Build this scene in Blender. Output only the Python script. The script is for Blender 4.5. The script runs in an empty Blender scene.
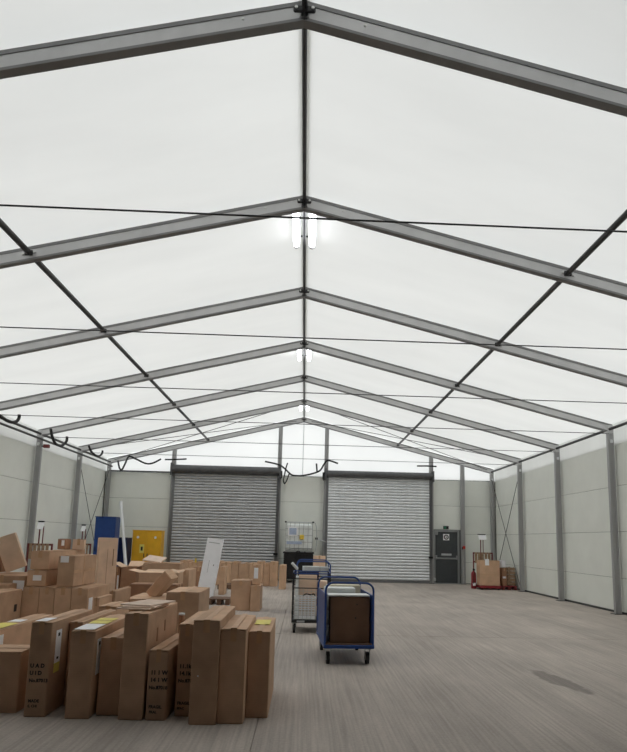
import bpy, bmesh, math, random
from mathutils import Vector, Matrix
random.seed(11)
scene = bpy.context.scene
COL = scene.collection

# ------------------------------------------------------------------ camera
F_PX, C_X, C_Y, W_PX, H_PX = 620.0, 328.46, 445.37, 627.0, 752.0
CAM = Vector((0.1301, 0.0, 1.5399)); PITCH, YAW, ROLL = 0.1525, 0.0355, 0.0230
_w = Vector((math.sin(YAW)*math.cos(PITCH), math.cos(YAW)*math.cos(PITCH), math.sin(PITCH)))
_r0 = Vector((math.cos(YAW), -math.sin(YAW), 0)); _u0 = _r0.cross(_w)
CR = _r0*math.cos(ROLL) + _u0*math.sin(ROLL); CU = -_r0*math.sin(ROLL) + _u0*math.cos(ROLL)
cd = bpy.data.cameras.new('camera'); cam = bpy.data.objects.new('camera', cd); COL.objects.link(cam)
m = Matrix((CR, CU, -_w)).transposed().to_4x4(); m.translation = CAM; cam.matrix_world = m
cd.sensor_fit = 'VERTICAL'; cd.sensor_height = 36.0; cd.sensor_width = 36.0
cd.lens = 36.0*F_PX/H_PX
cd.shift_y = (C_Y - H_PX/2)/H_PX; cd.shift_x = -(C_X - W_PX/2)/H_PX
cd.clip_start = .05; cd.clip_end = 300
scene.camera = cam

# ------------------------------------------------------------------ world: even overcast sky
wd = bpy.data.worlds.new('overcast_sky'); scene.world = wd; wd.use_nodes = True
wd.node_tree.nodes['Background'].inputs[0].default_value = (0.965, 0.985, 1.0, 1)
wd.node_tree.nodes['Background'].inputs[1].default_value = 1.93
vs = scene.view_settings
vs.view_transform = 'Standard'; vs.look = 'None'; vs.gamma = 1.0; vs.use_curve_mapping = False
vs.exposure = 0.0
scene.cycles.use_denoising = True
scene.cycles.max_bounces = 12; scene.cycles.diffuse_bounces = 6; scene.cycles.transmission_bounces = 8
scene.cycles.sample_clamp_indirect = 8.0

# ------------------------------------------------------------------ pixel helpers (pixel -> direction)
def ray(x, y): return _w + CR*((x-C_X)/F_PX) - CU*((y-C_Y)/F_PX)
def onz(x, y, z=0.0):
    d = ray(x, y); return CAM + d*((z-CAM.z)/d.z)
def ony(x, y, Y):
    d = ray(x, y); return CAM + d*(Y/d.y)

# ------------------------------------------------------------------ materials
def new_mat(name):
    mt = bpy.data.materials.new(name); mt.use_nodes = True
    nt = mt.node_tree; return mt, nt, nt.nodes['Principled BSDF']
def sin(b, k, v):
    b.inputs[k].default_value = v
def plain(name, col, rough=.6, metal=0.0, noise=.12, scale=9.0, bump=0.0, spec=.4, stretch=(1, 1, 1)):
    mt, nt, b = new_mat(name); N = nt.nodes; L = nt.links
    tc = N.new('ShaderNodeTexCoord'); mp = N.new('ShaderNodeMapping'); mp.inputs['Scale'].default_value = stretch
    nz = N.new('ShaderNodeTexNoise'); nz.inputs['Scale'].default_value = scale; nz.inputs['Detail'].default_value = 5
    L.new(tc.outputs['Object'], mp.inputs[0]); L.new(mp.outputs[0], nz.inputs['Vector'])
    mr = N.new('ShaderNodeMapRange'); mr.inputs['To Min'].default_value = 1-noise; mr.inputs['To Max'].default_value = 1+noise
    mr.inputs['From Min'].default_value = .25; mr.inputs['From Max'].default_value = .75
    L.new(nz.outputs['Fac'], mr.inputs['Value'])
    mx = N.new('ShaderNodeMix'); mx.data_type = 'RGBA'; mx.blend_type = 'MULTIPLY'; mx.inputs[0].default_value = 1
    mx.inputs[6].default_value = (*col, 1)
    cb = N.new('ShaderNodeCombineColor'); 
    for i in range(3): L.new(mr.outputs[0], cb.inputs[i])
    L.new(cb.outputs[0], mx.inputs[7]); L.new(mx.outputs[2], b.inputs['Base Color'])
    sin(b, 'Roughness', rough); sin(b, 'Metallic', metal); sin(b, 'Specular IOR Level', spec)
    if bump:
        bp = N.new('ShaderNodeBump'); bp.inputs['Strength'].default_value = bump; bp.inputs['Distance'].default_value = .01
        L.new(nz.outputs['Fac'], bp.inputs['Height']); L.new(bp.outputs[0], b.inputs['Normal'])
    return mt
def cardboard(name, col, dark=.16):
    mt, nt, b = new_mat(name); N = nt.nodes; L = nt.links
    tc = N.new('ShaderNodeTexCoord'); oi = N.new('ShaderNodeObjectInfo')
    n1 = N.new('ShaderNodeTexNoise'); n1.inputs['Scale'].default_value = 5; n1.inputs['Detail'].default_value = 6; n1.noise_dimensions = '4D'
    L.new(tc.outputs['Object'], n1.inputs['Vector']); 
    mul = N.new('ShaderNodeMath'); mul.operation = 'MULTIPLY'; mul.inputs[1].default_value = 40; L.new(oi.outputs['Random'], mul.inputs[0]); L.new(mul.outputs[0], n1.inputs['W'])
    wv = N.new('ShaderNodeTexWave'); wv.inputs['Scale'].default_value = 22; wv.inputs['Distortion'].default_value = .6; wv.bands_direction = 'Z'
    L.new(tc.outputs['Object'], wv.inputs['Vector'])
    a = N.new('ShaderNodeMapRange'); a.inputs['From Min'].default_value = .3; a.inputs['From Max'].default_value = .7; a.inputs['To Min'].default_value = 1-dark; a.inputs['To Max'].default_value = 1+dark*.6
    L.new(n1.outputs['Fac'], a.inputs['Value'])
    c = N.new('ShaderNodeMapRange'); c.inputs['To Min'].default_value = .965; c.inputs['To Max'].default_value = 1.02; L.new(wv.outputs['Fac'], c.inputs['Value'])
    d = N.new('ShaderNodeMapRange'); d.inputs['To Min'].default_value = .84; d.inputs['To Max'].default_value = 1.12; L.new(oi.outputs['Random'], d.inputs['Value'])
    m1 = N.new('ShaderNodeMath'); m1.operation = 'MULTIPLY'; L.new(a.outputs[0], m1.inputs[0]); L.new(c.outputs[0], m1.inputs[1])
    m2 = N.new('ShaderNodeMath'); m2.operation = 'MULTIPLY'; L.new(m1.outputs[0], m2.inputs[0]); L.new(d.outputs[0], m2.inputs[1])
    vm = N.new('ShaderNodeVectorMath'); vm.operation = 'SCALE'; vm.inputs[0].default_value = col; L.new(m2.outputs[0], vm.inputs['Scale'])
    L.new(vm.outputs[0], b.inputs['Base Color']); sin(b, 'Roughness', .78); sin(b, 'Specular IOR Level', .25)
    bp = N.new('ShaderNodeBump'); bp.inputs['Strength'].default_value = .12; bp.inputs['Distance'].default_value = .004
    L.new(n1.outputs['Fac'], bp.inputs['Height']); L.new(bp.outputs[0], b.inputs['Normal'])
    return mt
def fabric(name, col, trans):
    mt, nt, b = new_mat(name); N = nt.nodes; L = nt.links
    df = N.new('ShaderNodeBsdfDiffuse'); tr = N.new('ShaderNodeBsdfTranslucent'); mx = N.new('ShaderNodeMixShader')
    tc = N.new('ShaderNodeTexCoord'); nz = N.new('ShaderNodeTexNoise'); nz.inputs['Scale'].default_value = .8; nz.inputs['Detail'].default_value = 4
    mp = N.new('ShaderNodeMapping'); mp.inputs['Scale'].default_value = (.5, 1.5, .5)
    L.new(tc.outputs['Object'], mp.inputs[0]); L.new(mp.outputs[0], nz.inputs['Vector'])
    cr = N.new('ShaderNodeValToRGB'); cr.color_ramp.elements[0].position = .3; cr.color_ramp.elements[1].position = .7
    cr.color_ramp.elements[0].color = (*[c*.94 for c in col], 1); cr.color_ramp.elements[1].color = (*col, 1)
    L.new(nz.outputs['Fac'], cr.inputs[0]); L.new(cr.outputs[0], df.inputs[0]); L.new(cr.outputs[0], tr.inputs[0])
    mx.inputs[0].default_value = trans; L.new(df.outputs[0], mx.inputs[1]); L.new(tr.outputs[0], mx.inputs[2])
    L.new(mx.outputs[0], N['Material Output'].inputs[0]); N.remove(b)
    return mt
def emitter(name, col, s):
    mt, nt, b = new_mat(name)
    sin(b, 'Emission Color', (*col, 1)); sin(b, 'Emission Strength', s); sin(b, 'Base Color', (.9, .9, .9, 1))
    return mt
def concrete():
    mt, nt, b = new_mat('brushed_concrete'); N = nt.nodes; L = nt.links
    geo = N.new('ShaderNodeNewGeometry')
    def noise(scale, detail, st=(1, 1, 1), rough=.55):
        mp = N.new('ShaderNodeMapping'); mp.inputs['Scale'].default_value = st; L.new(geo.outputs['Position'], mp.inputs[0])
        n = N.new('ShaderNodeTexNoise'); n.inputs['Scale'].default_value = scale; n.inputs['Detail'].default_value = detail; n.inputs['Roughness'].default_value = rough
        L.new(mp.outputs[0], n.inputs['Vector']); return n.outputs['Fac']
    def rng(v, f0, f1, t0, t1):
        r = N.new('ShaderNodeMapRange'); r.inputs['From Min'].default_value = f0; r.inputs['From Max'].default_value = f1
        r.inputs['To Min'].default_value = t0; r.inputs['To Max'].default_value = t1; L.new(v, r.inputs['Value']); return r.outputs[0]
    def mul(a, c):
        q = N.new('ShaderNodeMath'); q.operation = 'MULTIPLY'; L.new(a, q.inputs[0]); L.new(c, q.inputs[1]); return q.outputs[0]
    big = rng(noise(.35, 5), .3, .7, .84, 1.12)
    mid = rng(noise(1.6, 6, (1, .35, 1)), .3, .7, .86, 1.12)
    tine = noise(34, 2, (1, .02, 1))
    tine_c = rng(tine, .35, .65, .88, 1.10)
    streak = rng(noise(2.2, 5, (1, .05, 1)),   .3, .7, .92, 1.06)
    grit = rng(noise(40, 4), .3, .7, .9, 1.08)
    val = mul(mul(mul(big, mid), mul(tine_c, streak)), grit)
    # damp stain, with a shape of its own on the slab
    s0, s1 = onz(527, 668.5), onz(593, 694); st = (s0+s1)/2; sd_ = s1-s0
    mp = N.new('ShaderNodeMapping'); mp.vector_type = 'TEXTURE'; mp.inputs['Location'].default_value = (st.x, st.y, 0)
    mp.inputs['Rotation'].default_value = (0, 0, math.atan2(sd_.y, sd_.x)); mp.inputs['Scale'].default_value = (sd_.length*.54, .16, 1)
    L.new(geo.outputs['Position'], mp.inputs[0])
    wob = N.new('ShaderNodeTexNoise'); wob.inputs['Scale'].default_value = 2.6; wob.inputs['Detail'].default_value = 4; L.new(geo.outputs['Position'], wob.inputs['Vector'])
    ln = N.new('ShaderNodeVectorMath'); ln.operation = 'LENGTH'; L.new(mp.outputs[0], ln.inputs[0])
    ad = N.new('ShaderNodeMath'); ad.operation = 'MULTIPLY_ADD'; ad.inputs[1].default_value = 1.5; L.new(wob.outputs['Fac'], ad.inputs[0]); L.new(ln.outputs['Value'], ad.inputs[2])
    stain = rng(ad.outputs[0], 1.5, 1.72, .58, 1.0)
    val = mul(val, stain)
    vm = N.new('ShaderNodeVectorMath'); vm.operation = 'SCALE'; vm.inputs[0].default_value = (.455, .402, .358); L.new(val, vm.inputs['Scale'])
    L.new(vm.outputs[0], b.inputs['Base Color']); sin(b, 'Roughness', .75); sin(b, 'Specular IOR Level', .3)
    bp = N.new('ShaderNodeBump'); bp.inputs['Strength'].default_value = .5; bp.inputs['Distance'].default_value = .01
    L.new(tine, bp.inputs['Height']); L.new(bp.outputs[0], b.inputs['Normal'])
    return mt

M = dict(
    fabric=fabric('roof_fabric', (.88, .885, .86), .42),
    valance=fabric('valance_fabric', (.92, .925, .91), .42),
    alu=plain('anodised_aluminium', (.60, .60, .60), .45, .3, .10, 3, stretch=(1, 6, 1)),
    flange=plain('shade_toned_flange', (.24, .24, .24), .5, .3, .1, 3),  # darker aluminium lip; the lower flange's underside shade is put into this tone
    post=plain('grey_anodised_post', (.37, .37, .37), .45, .35, .1, 3, stretch=(1, 1, .3)),
    alu_dark=plain('dark_steel', (.07, .07, .072), .5, .5, .15, 6),
    bolt=plain('zinc_bolt', (.6, .6, .58), .3, .9, .05),
    wire=plain('steel_cable', (.09, .09, .09), .5, .6, .1),
    panel=plain('grey_wall_panel', (.80, .82, .765), .55, 0, .04, 1.5, spec=.3),
    hall_blocker=plain('dark_hall_blocker', (.035, .035, .036), .7),  # near-black, for the unseen hall added to block light
    backing=plain('wall_backing', (.16, .165, .16), .8),
    concrete=concrete(), joint=plain('joint_filler', (.12, .11, .10), .9, 0, .2, 20),
    shutter=plain('galvanised_shutter', (.80, .82, .835), .45, .2, .10, 5, stretch=(1, 1, 8)),
    shutter_reflection_dark=plain('reflection_darkened_shutter', (.52, .53, .54), .45, .25, .14, 5, stretch=(1, 1, 8)),  # left shutter: its darker reflection is put into the base colour
    guide=plain('shutter_guide', (.19, .195, .20), .45, .5, .1),
    housing=plain('shutter_housing', (.12, .122, .125), .45, .4, .15),
    door=plain('charcoal_door', (.055, .062, .066), .5, 0, .1), frame=plain('door_frame_grey', (.28, .29, .29), .5, .2, .05),
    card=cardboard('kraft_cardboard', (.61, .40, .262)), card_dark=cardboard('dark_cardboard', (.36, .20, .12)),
    card_in=cardboard('cardboard_inside', (.74, .52, .36)), card_light=cardboard('pale_cardboard', (.74, .54, .39)),
    tape=plain('brown_packing_tape', (.55, .34, .20), .5, 0, .1, 14, spec=.25),
    paper=plain('white_paper', (.92, .92, .93), .6, 0, .04), yellow_paper=plain('yellow_sticker', (.80, .70, .16), .6, 0, .08),
    ink=plain('black_ink', (.035, .03, .028), .7, 0, .1), blue_ink=plain('blue_ink', (.42, .50, .66), .7),
    white_board=plain('white_coated_carton', (.90, .91, .94), .5, 0, .06, 4), 
    blue=plain('blue_paint', (.013, .058, .24), .4, 0, .12, 6, spec=.5), navy=plain('navy_paint', (.012, .022, .075), .45, 0, .1),
    yellow=plain('yellow_cabinet_paint', (.78, .42, .02), .45, 0, .08, 5), black=plain('black_plastic', (.014, .014, .015), .5, 0, .2),
    rubber=plain('black_rubber', (.02, .02, .02), .7), red=plain('red_paint', (.24, .022, .028), .45, 0, .15), darkred=plain('dark_red_paint', (.16, .03, .03), .5, 0, .2),
    wood=plain('rough_pallet_wood', (.34, .23, .145), .8, 0, .25, 7, stretch=(1, 1, 8)), ply=plain('brown_ply', (.16, .095, .06), .7, 0, .15, 6),
    pvc=plain('white_pvc', (.74, .76, .77), .4, 0, .04), crate=plain('white_crate_plastic', (.88, .89, .90), .45, 0, .05),
    foam=plain('white_foam_wrap', (.78, .80, .78), .6, 0, .06), cream=plain('cream_paper', (.74, .68, .52), .7, 0, .06),
    tank=plain('milky_tank_plastic', (.84, .88, .87), .35, 0, .06), galv=plain('galvanised_wire', (.50, .52, .52), .4, .7, .08),
    green=plain('exit_green', (.02, .16, .08), .5), redglow=plain('red_button', (.55, .05, .03), .4), amber=plain('yellow_cap', (.75, .55, .08), .5),
    tube=emitter('lit_led_tube', (.93, .95, 1.0), 7.0), grey=plain('grey_box_plastic', (.45, .47, .48), .5),
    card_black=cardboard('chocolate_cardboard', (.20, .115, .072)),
    pale_sheet=cardboard('washed_out_cardboard', (.84, .66, .54)),
    pink=cardboard('pinkish_cardboard', (.90, .68, .52)),
)

# ------------------------------------------------------------------ mesh helpers
class MB:
    def __init__(s): s.v = []; s.f = []
    def add(s, vs_, fs):
        o = len(s.v); s.v += [tuple(v) for v in vs_]; s.f += [tuple(o+i for i in f) for f in fs]; return s
    def box(s, x0, x1, y0, y1, z0, z1, mat=None):
        vs_ = [Vector((x, y, z)) for z in (z0, z1) for y in (y0, y1) for x in (x0, x1)]
        if mat is not None: vs_ = [mat @ v for v in vs_]
        return s.add(vs_, [(0, 2, 3, 1), (4, 5, 7, 6), (0, 1, 5, 4), (1, 3, 7, 5), (3, 2, 6, 7), (2, 0, 4, 6)])
    def rbox(s, x0, x1, y0, y1, z0, z1, r=.006, mat=None):
        """box with chamfered edges"""
        vs_ = []; fs = []
        X = (x0, x1); Y = (y0, y1); Z = (z0, z1); idx = {}
        for i in (0, 1):
            for j in (0, 1):
                for k in (0, 1):
                    sx, sy, sz = 1-2*i, 1-2*j, 1-2*k
                    for a in range(3):
                        p = Vector((X[i]+(sx*r if a != 0 else 0), Y[j]+(sy*r if a != 1 else 0), Z[k]+(sz*r if a != 2 else 0)))
                        idx[i, j, k, a] = len(vs_); vs_.append(mat @ p if mat is not None else p)
        for a, (b, c) in enumerate(((1, 2), (0, 2), (0, 1))):
            for e in (0, 1):
                q = []
                for (p0, p1) in ((0, 0), (1, 0), (1, 1), (0, 1)):
                    t = [0, 0, 0]; t[a] = e; t[b] = p0; t[c] = p1; q.append(idx[t[0], t[1], t[2], a])
                fs.append(q)
        for a in range(3):
            b, c = [q for q in range(3) if q != a]
            for p0 in (0, 1):
                for p1 in (0, 1):
                    t0 = [0, 0, 0]; t0[b] = p0; t0[c] = p1; t1 = list(t0); t1[a] = 1
                    fs.append([idx[(*t0, b)], idx[(*t1, b)], idx[(*t1, c)], idx[(*t0, c)]])
        for i in (0, 1):
            for j in (0, 1):
                for k in (0, 1): fs.append([idx[i, j, k, a] for a in range(3)])
        return s.add(vs_, fs)
    def tube(s, p, q, r, n=8, cap=True):
        p, q = Vector(p), Vector(q); d = (q-p).normalized()
        a = d.orthogonal().normalized(); b = d.cross(a)
        ring = lambda c: [c + a*(r*math.cos(2*math.pi*i/n)) + b*(r*math.sin(2*math.pi*i/n)) for i in range(n)]
        fs = [(i, (i+1) % n, n+(i+1) % n, n+i) for i in range(n)]
        if cap: fs += [tuple(range(n))[::-1], tuple(range(n, 2*n))]
        return s.add(ring(p)+ring(q), fs)
    def path(s, pts, r, n=7):
        pts = [Vector(p) for p in pts]; rings = []; a = None
        for i, p in enumerate(pts):
            d = (pts[min(i+1, len(pts)-1)]-pts[max(i-1, 0)]).normalized()
            a = d.orthogonal().normalized() if a is None else (a-d*a.dot(d)).normalized()
            b = d.cross(a); rings += [p+a*(r*math.cos(2*math.pi*k/n))+b*(r*math.sin(2*math.pi*k/n)) for k in range(n)]
        fs = [(i*n+k, i*n+(k+1) % n, (i+1)*n+(k+1) % n, (i+1)*n+k) for i in range(len(pts)-1) for k in range(n)]
        fs += [tuple(range(n))[::-1], tuple(range((len(pts)-1)*n, len(pts)*n))]
        return s.add(rings, fs)
    def extrude(s, prof, p, q, side, up):
        """profile (a,b) -> a*side + b*up, swept p -> q"""
        p, q, side, up = Vector(p), Vector(q), Vector(side), Vector(up); n = len(prof)
        A = [p+side*a+up*b for a, b in prof]; B = [q+side*a+up*b for a, b in prof]
        return s.add(A+B, [(i, (i+1) % n, n+(i+1) % n, n+i) for i in range(n)]+[tuple(range(n))[::-1], tuple(range(n, 2*n))])
    def build(s, name, mat, parent=None, smooth=False, shadow=None):
        me = bpy.data.meshes.new(name); me.from_pydata(s.v, [], s.f)
        bm = bmesh.new(); bm.from_mesh(me); bmesh.ops.recalc_face_normals(bm, faces=bm.faces); bm.to_mesh(me); bm.free()
        me.materials.append(M[mat] if isinstance(mat, str) else mat)
        if smooth:
            for p in me.polygons: p.use_smooth = True
        return link(name, me, parent)
def link(name, me, parent=None):
    o = bpy.data.objects.new(name, me); COL.objects.link(o)
    if parent is not None: o.parent = parent
    return o
def tag(o, label, cat, group=None, kind=None):
    if label: o['label'] = label
    if cat: o['category'] = cat
    if group: o['group'] = group
    if kind: o['kind'] = kind
    return o
def thing(name, label, cat, loc=(0, 0, 0), rz=0.0, group=None, kind=None, rot=None):
    o = bpy.data.objects.new(name, None); COL.objects.link(o); o.empty_display_size = .1
    o.location = loc; o.rotation_euler = rot if rot else (0, 0, rz)
    return tag(o, label, cat, group, kind)
def smooth_pts(pts, n=8):
    pts = [Vector(p) for p in pts]; out = []
    P = [pts[0]]+pts+[pts[-1]]
    for i in range(1, len(P)-2):
        for k in range(n):
            t = k/n; a, b, c, d = P[i-1], P[i], P[i+1], P[i+2]
            out.append(.5*((2*b)+(c-a)*t+(2*a-5*b+4*c-d)*t*t+(3*b-a-3*c+d)*t**3))
    return out+[pts[-1]]
def text_mesh(txt, size, name, mat, parent, loc, rot):
    cu = bpy.data.curves.new('lettering', 'FONT'); cu.body = txt; cu.size = size; cu.resolution_u = 2; cu.offset = size*.045
    t = bpy.data.objects.new('lettering', cu); COL.objects.link(t)
    dg = bpy.context.evaluated_depsgraph_get(); me = bpy.data.meshes.new_from_object(t.evaluated_get(dg))
    bpy.data.objects.remove(t); me.materials.clear(); me.materials.append(M[mat])
    o = link(name, me, parent); o.location = loc; o.rotation_euler = rot; return o

# ------------------------------------------------------------------ the tent shell
BAY, Y7 = 3.2081, 24.243
HR, HE, SX = 6.372, 4.505, 7.5               # top of rafters at ridge and above the columns
FY = [Y7-(7-i)*BAY for i in range(0, 8)]      # frames 0 .. 7; frame 7 stands at the far gable
FY[0] = 3.3                                   # first bay cut short so the added hall blocks more light
YB = FY[0]
RT, RW = .195, .095
slope = (HR-HE)/SX
WX = 7.63                                      # inner face of side panels
WYF, WYB = Y7+.10, YB-.10

# floor: cast slabs with joints between them
fl = tag(MB().box(-8.6, 8.6, -8.6, Y7+1.4, -.30, -.022).build('floor', 'joint'), 'grey brushed concrete floor of the tent, cast in slabs', 'floor', kind='structure')
jy = sorted({round(v, 3) for v in (onz(520, 604.5).y, onz(440, 636.5).y)})
step = jy[1]-jy[0]
ys = [-8.6, .6, jy[0], jy[1], Y7+1.4]
ys = sorted(y for y in ys if -8.7 <= y <= Y7+1.4)
ys = [ys[0]]+[y for a, y in zip(ys, ys[1:]) if y-a > 1.0]
jx = onz(263, 700).x
xs = [-8.6, jx-4.1, jx, jx+4.1, 8.6]
for y0, y1 in zip(ys, ys[1:]):
    for x0, x1 in zip(xs, xs[1:]):
        MB().rbox(x0+.002, x1-.002, y0+.012, y1-.012, -.022, 0, .003).build('slab', 'concrete', fl)

# roof: one fabric sheet per bay and side
ce = tag(MB().box(-.06, .06, YB-.1, Y7+.16, HR+.055, HR+.075).build('ceiling', 'valance'), 'white translucent fabric roof stretched between aluminium rafters', 'roof', kind='structure')
def sheet(x0, z0, x1, z1, y0, y1, name, parent, sag=.03, nx=10, ny=5):
    mb = MB(); V = []
    for i in range(nx+1):
        for j in range(ny+1):
            u, v = i/nx, j/ny
            V.append((x0+(x1-x0)*u, y0+(y1-y0)*v, z0+(z1-z0)*u-sag*math.sin(math.pi*v)*math.sin(math.pi*min(1, max(0, u)))))
    mb.add(V, [(i*(ny+1)+j, (i+1)*(ny+1)+j, (i+1)*(ny+1)+j+1, i*(ny+1)+j+1) for i in range(nx) for j in range(ny)])
    return mb.build(name, 'fabric', parent, smooth=True)
for i in range(len(FY)-1):
    y0 = FY[i]-(.1 if i == 0 else 0); y1 = FY[i+1]+(.12 if i == len(FY)-2 else 0)
    for s in (-1, 1):
        sheet(0, HR+.055, s*(SX+.30), HE+.055-slope*.30, y0, y1, 'roof_sheet', ce, .02)

# side walls: backing, sandwich panels (four high) and white fabric strip under the eaves
PZ = [0.02, .82, 1.91, 3.0, 4.01]
def panel(x0, x1, y0, y1, z0, z1, parent, t='x'):
    g = .004
    if t == 'x': MB().rbox(x0, x1, y0+g, y1-g, z0+g, z1-g, .007).build('panel', 'panel', parent)
    else: MB().rbox(x0+g, x1-g, y0, y1, z0+g, z1-g, .007).build('panel', 'panel', parent)
for s, side in ((-1, 'left'), (1, 'right')):
    wl = MB().box(*sorted((s*(WX+.03), s*(WX+.10))), YB-.1, Y7+.16, 0, 4.03).build('wall_'+side, 'backing')
    tag(wl, f'{side} side wall of pale grey horizontal sandwich panels', 'wall', kind='structure')
    for i in range(len(FY)-1):
        for z0, z1 in zip(PZ, PZ[1:]):
            panel(*sorted((s*WX, s*(WX+.03))), FY[i], FY[i+1], z0, z1, wl)
        MB().box(*sorted((s*(WX+.012), s*(WX+.016))), FY[i], FY[i+1]+(.14 if i == len(FY)-2 else 0), 4.0, HE+.05).build('fabric_strip', 'valance', wl)
    # base rail
    MB().box(*sorted((s*(WX-.02), s*WX)), YB, Y7, 0, .05).build('base_rail', 'alu_dark', wl)

# far gable: panels between posts, fabric above
GP = [ony(172, 500, Y7).x, ony(278.5, 500, Y7).x, ony(325.5, 500, Y7).x, ony(431.0, 500, Y7).x, ony(462.3, 500, Y7).x]
wf = MB().box(-WX-.1, WX+.1, WYF+.03, WYF+.10, 0, 4.03).build('wall_back', 'backing')
tag(wf, 'far end wall of pale grey panels around two roller shutters', 'wall', kind='structure')
bayx = [-WX-.02, GP[0], GP[1], GP[2], GP[3], GP[4], WX+.02]
for k in (0, 2, 4, 5):
    for z0, z1 in zip(PZ, PZ[1:]):
        if k == 4 and z1 < 2.0: continue
        if k == 4 and z0 < 2.0: z0 = 2.07
        panel(bayx[k], bayx[k+1], WYF, WYF+.03, z0, z1, wf, 'y')
def gable(y, parent):
    mb = MB(); 
    for x0, x1, in ((-WX-.03, 0), (0, WX+.03)):
        zf = lambda x: HR+.062-slope*abs(x)
        mb = MB().add([(x0, y, 4.0), (x1, y, 4.0), (x1, y, zf(x1)), (x0, y, zf(x0))], [(0, 1, 2, 3)])
        mb.build('gable_sheet', 'valance', parent)
    MB().box(-.012, .012, y-.012, y-.002, 4.0, HR-.1).build('seam_strip', 'galv', parent)
gable(WYF+.03, wf)
# unseen dark hall added around the viewer to keep light off carton fronts
YA = -8.0
wb = MB().box(-WX-.1, WX+.1, YA-.07, YA, 0, 6.6).build('wall_front', 'hall_blocker')
tag(wb, 'end wall of the added light-blocking hall behind the viewer', 'wall', kind='structure')
for s, nm in ((-1, 'blocker_left'), (1, 'blocker_right')):
    o = MB().box(*sorted((s*(WX+.03), s*(WX+.10))), YA, YB-.1, 0, 6.6).build('wall_'+nm, 'hall_blocker'); tag(o, 'side wall of the added light-blocking hall at '+nm.split('_')[1], 'wall', kind='structure')
o = MB().box(-WX-.1, WX+.1, YA, YB-.1, 6.6, 6.7).build('ceiling_blocker', 'hall_blocker'); tag(o, 'opaque ceiling of the added light-blocking hall above the viewer', 'ceiling', kind='structure')
zf = lambda x: HR+.05-slope*abs(x)
for x0, x1 in ((-WX-.05, 0), (0, WX+.05)):
    MB().add([(x, y, z) for y in (YB-.10, YB-.12) for x, z in ((x0, zf(x0)), (x1, zf(x1)), (x1, 6.65), (x0, 6.65))], [(0, 1, 2, 3), (4, 5, 6, 7), (0, 1, 5, 4), (2, 3, 7, 6), (0, 3, 7, 4), (1, 2, 6, 5)]).build('wall_blocker_header', 'hall_blocker', wb)

# portal frames
lip = .013
def prof(w, h):        # channelled aluminium section: lips top and bottom, recessed web
    a, b = w/2, h/2
    return [(-a, -b), (a, -b), (a, -b+.03), (a-lip, -b+.036), (a-lip, b-.042), (a, b-.036), (a, b), (-a, b), (-a, b-.036), (-a+lip, b-.042), (-a+lip, -b+.036), (-a, -b+.03)]
ORD = ['nearest', 'second', 'third', 'fourth', 'fifth', 'sixth']
for n, y in enumerate(FY):
    i = n
    if i == 7: lab = 'grey aluminium portal frame against the far gable wall'
    elif i >= 1: lab = f'grey aluminium portal frame spanning the tent, {ORD[i-1]} one in view'
    else: lab = 'grey aluminium portal frame at the open near end of the tent'
    t = thing('portal_frame', lab, 'frame', (0, y, 0), kind='structure', group='portal frames of the tent')
    for s in (-1, 1):
        d = Vector((s*SX, 0, HE-HR)); up = Vector((s*slope, 0, 1)).normalized()
        p = Vector((0, 0, HR))-up*(RT/2); q = Vector((s*(SX+.05), 0, HE-slope*.05))-up*(RT/2)
        rf = MB().extrude([(-RW/2+.007, -RT/2+.01), (RW/2-.007, -RT/2+.01), (RW/2-.007, RT/2-.01), (-RW/2+.007, RT/2-.01)], p, q, (0, 1, 0), up).build('rafter', 'alu', t)
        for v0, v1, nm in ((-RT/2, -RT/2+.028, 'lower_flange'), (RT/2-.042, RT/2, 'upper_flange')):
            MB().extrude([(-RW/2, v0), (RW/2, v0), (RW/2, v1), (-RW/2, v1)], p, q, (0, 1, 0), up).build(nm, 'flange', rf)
        cw, cdp = .14, .10
        c = MB().extrude(prof(cdp, cw), (s*(SX-.0), 0, .012), (s*(SX-.0), 0, HE-.14), (0, 1, 0), (1, 0, 0)).build('column', 'post', t)
        MB().box(s*SX-.13, s*SX+.12, -.11, .11, 0, .014).build('base_plate', 'alu_dark', c)
        # eave knuckle
        MB().rbox(s*SX-.085, s*SX+.08, -.055, .055, HE-.24, HE-.02, .02).build('eave_bracket', 'alu', t)
        MB().rbox(s*(SX-.0)-.03, s*(SX-.0)+.03, -.09, -.05, HE-.47, HE-.39, .008).build('cable_clip', 'pvc', t)
        # purlin bracket
        px, pz = s*SX/2, HR-slope*SX/2-RT*.5
        b = MB().rbox(px-.055, px+.055, -.058, .058, pz-.03, pz+.045, .008).build('purlin_bracket', 'alu_dark', t)
        for dx in (-.075, .075):
            MB().tube((px+dx, -.062, pz-.0-slope*s*dx), (px+dx, .062, pz-slope*s*dx), .014, 8).build('bolt', 'bolt', t)
        MB().tube((s*.55, -.05, HR-slope*.55-RT*.42), (s*.55, .05, HR-slope*.55-RT*.42), .012, 8).build('bolt', 'bolt', t)
    r = MB().rbox(-.10, .10, -.058, .058, HR-.125, HR-.055, .012).build('ridge_bracket', 'alu_dark', t)
    MB().box(-.006, .006, -.050, -.044, HR-RT-.005, HR-.01).build('ridge_joint', 'alu_dark', t)
    for dx in (-.075, .075):
        MB().tube((dx, -.068, HR-.085), (dx, .068, HR-.085), .015, 8).build('bolt', 'bolt', r)
    if 1 <= i <= 6:
        MB().tube((-SX+.05, 0, HE-.21), (SX-.05, 0, HE-.23), .0085, 6).build('tie_cable', 'wire', t)
    if i == 7:
        for k, x in enumerate(GP):
            zt = HR-slope*abs(x)-RT
            g = MB().extrude(prof(.10, .16), (x, -.03, .012), (x, -.03, zt), (0, 1, 0), (1, 0, 0)).build('gable_post', 'post', t)
            MB().box(x-.10, x+.10, -.12, .06, 0, .014).build('base_plate', 'alu_dark', g)

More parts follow.
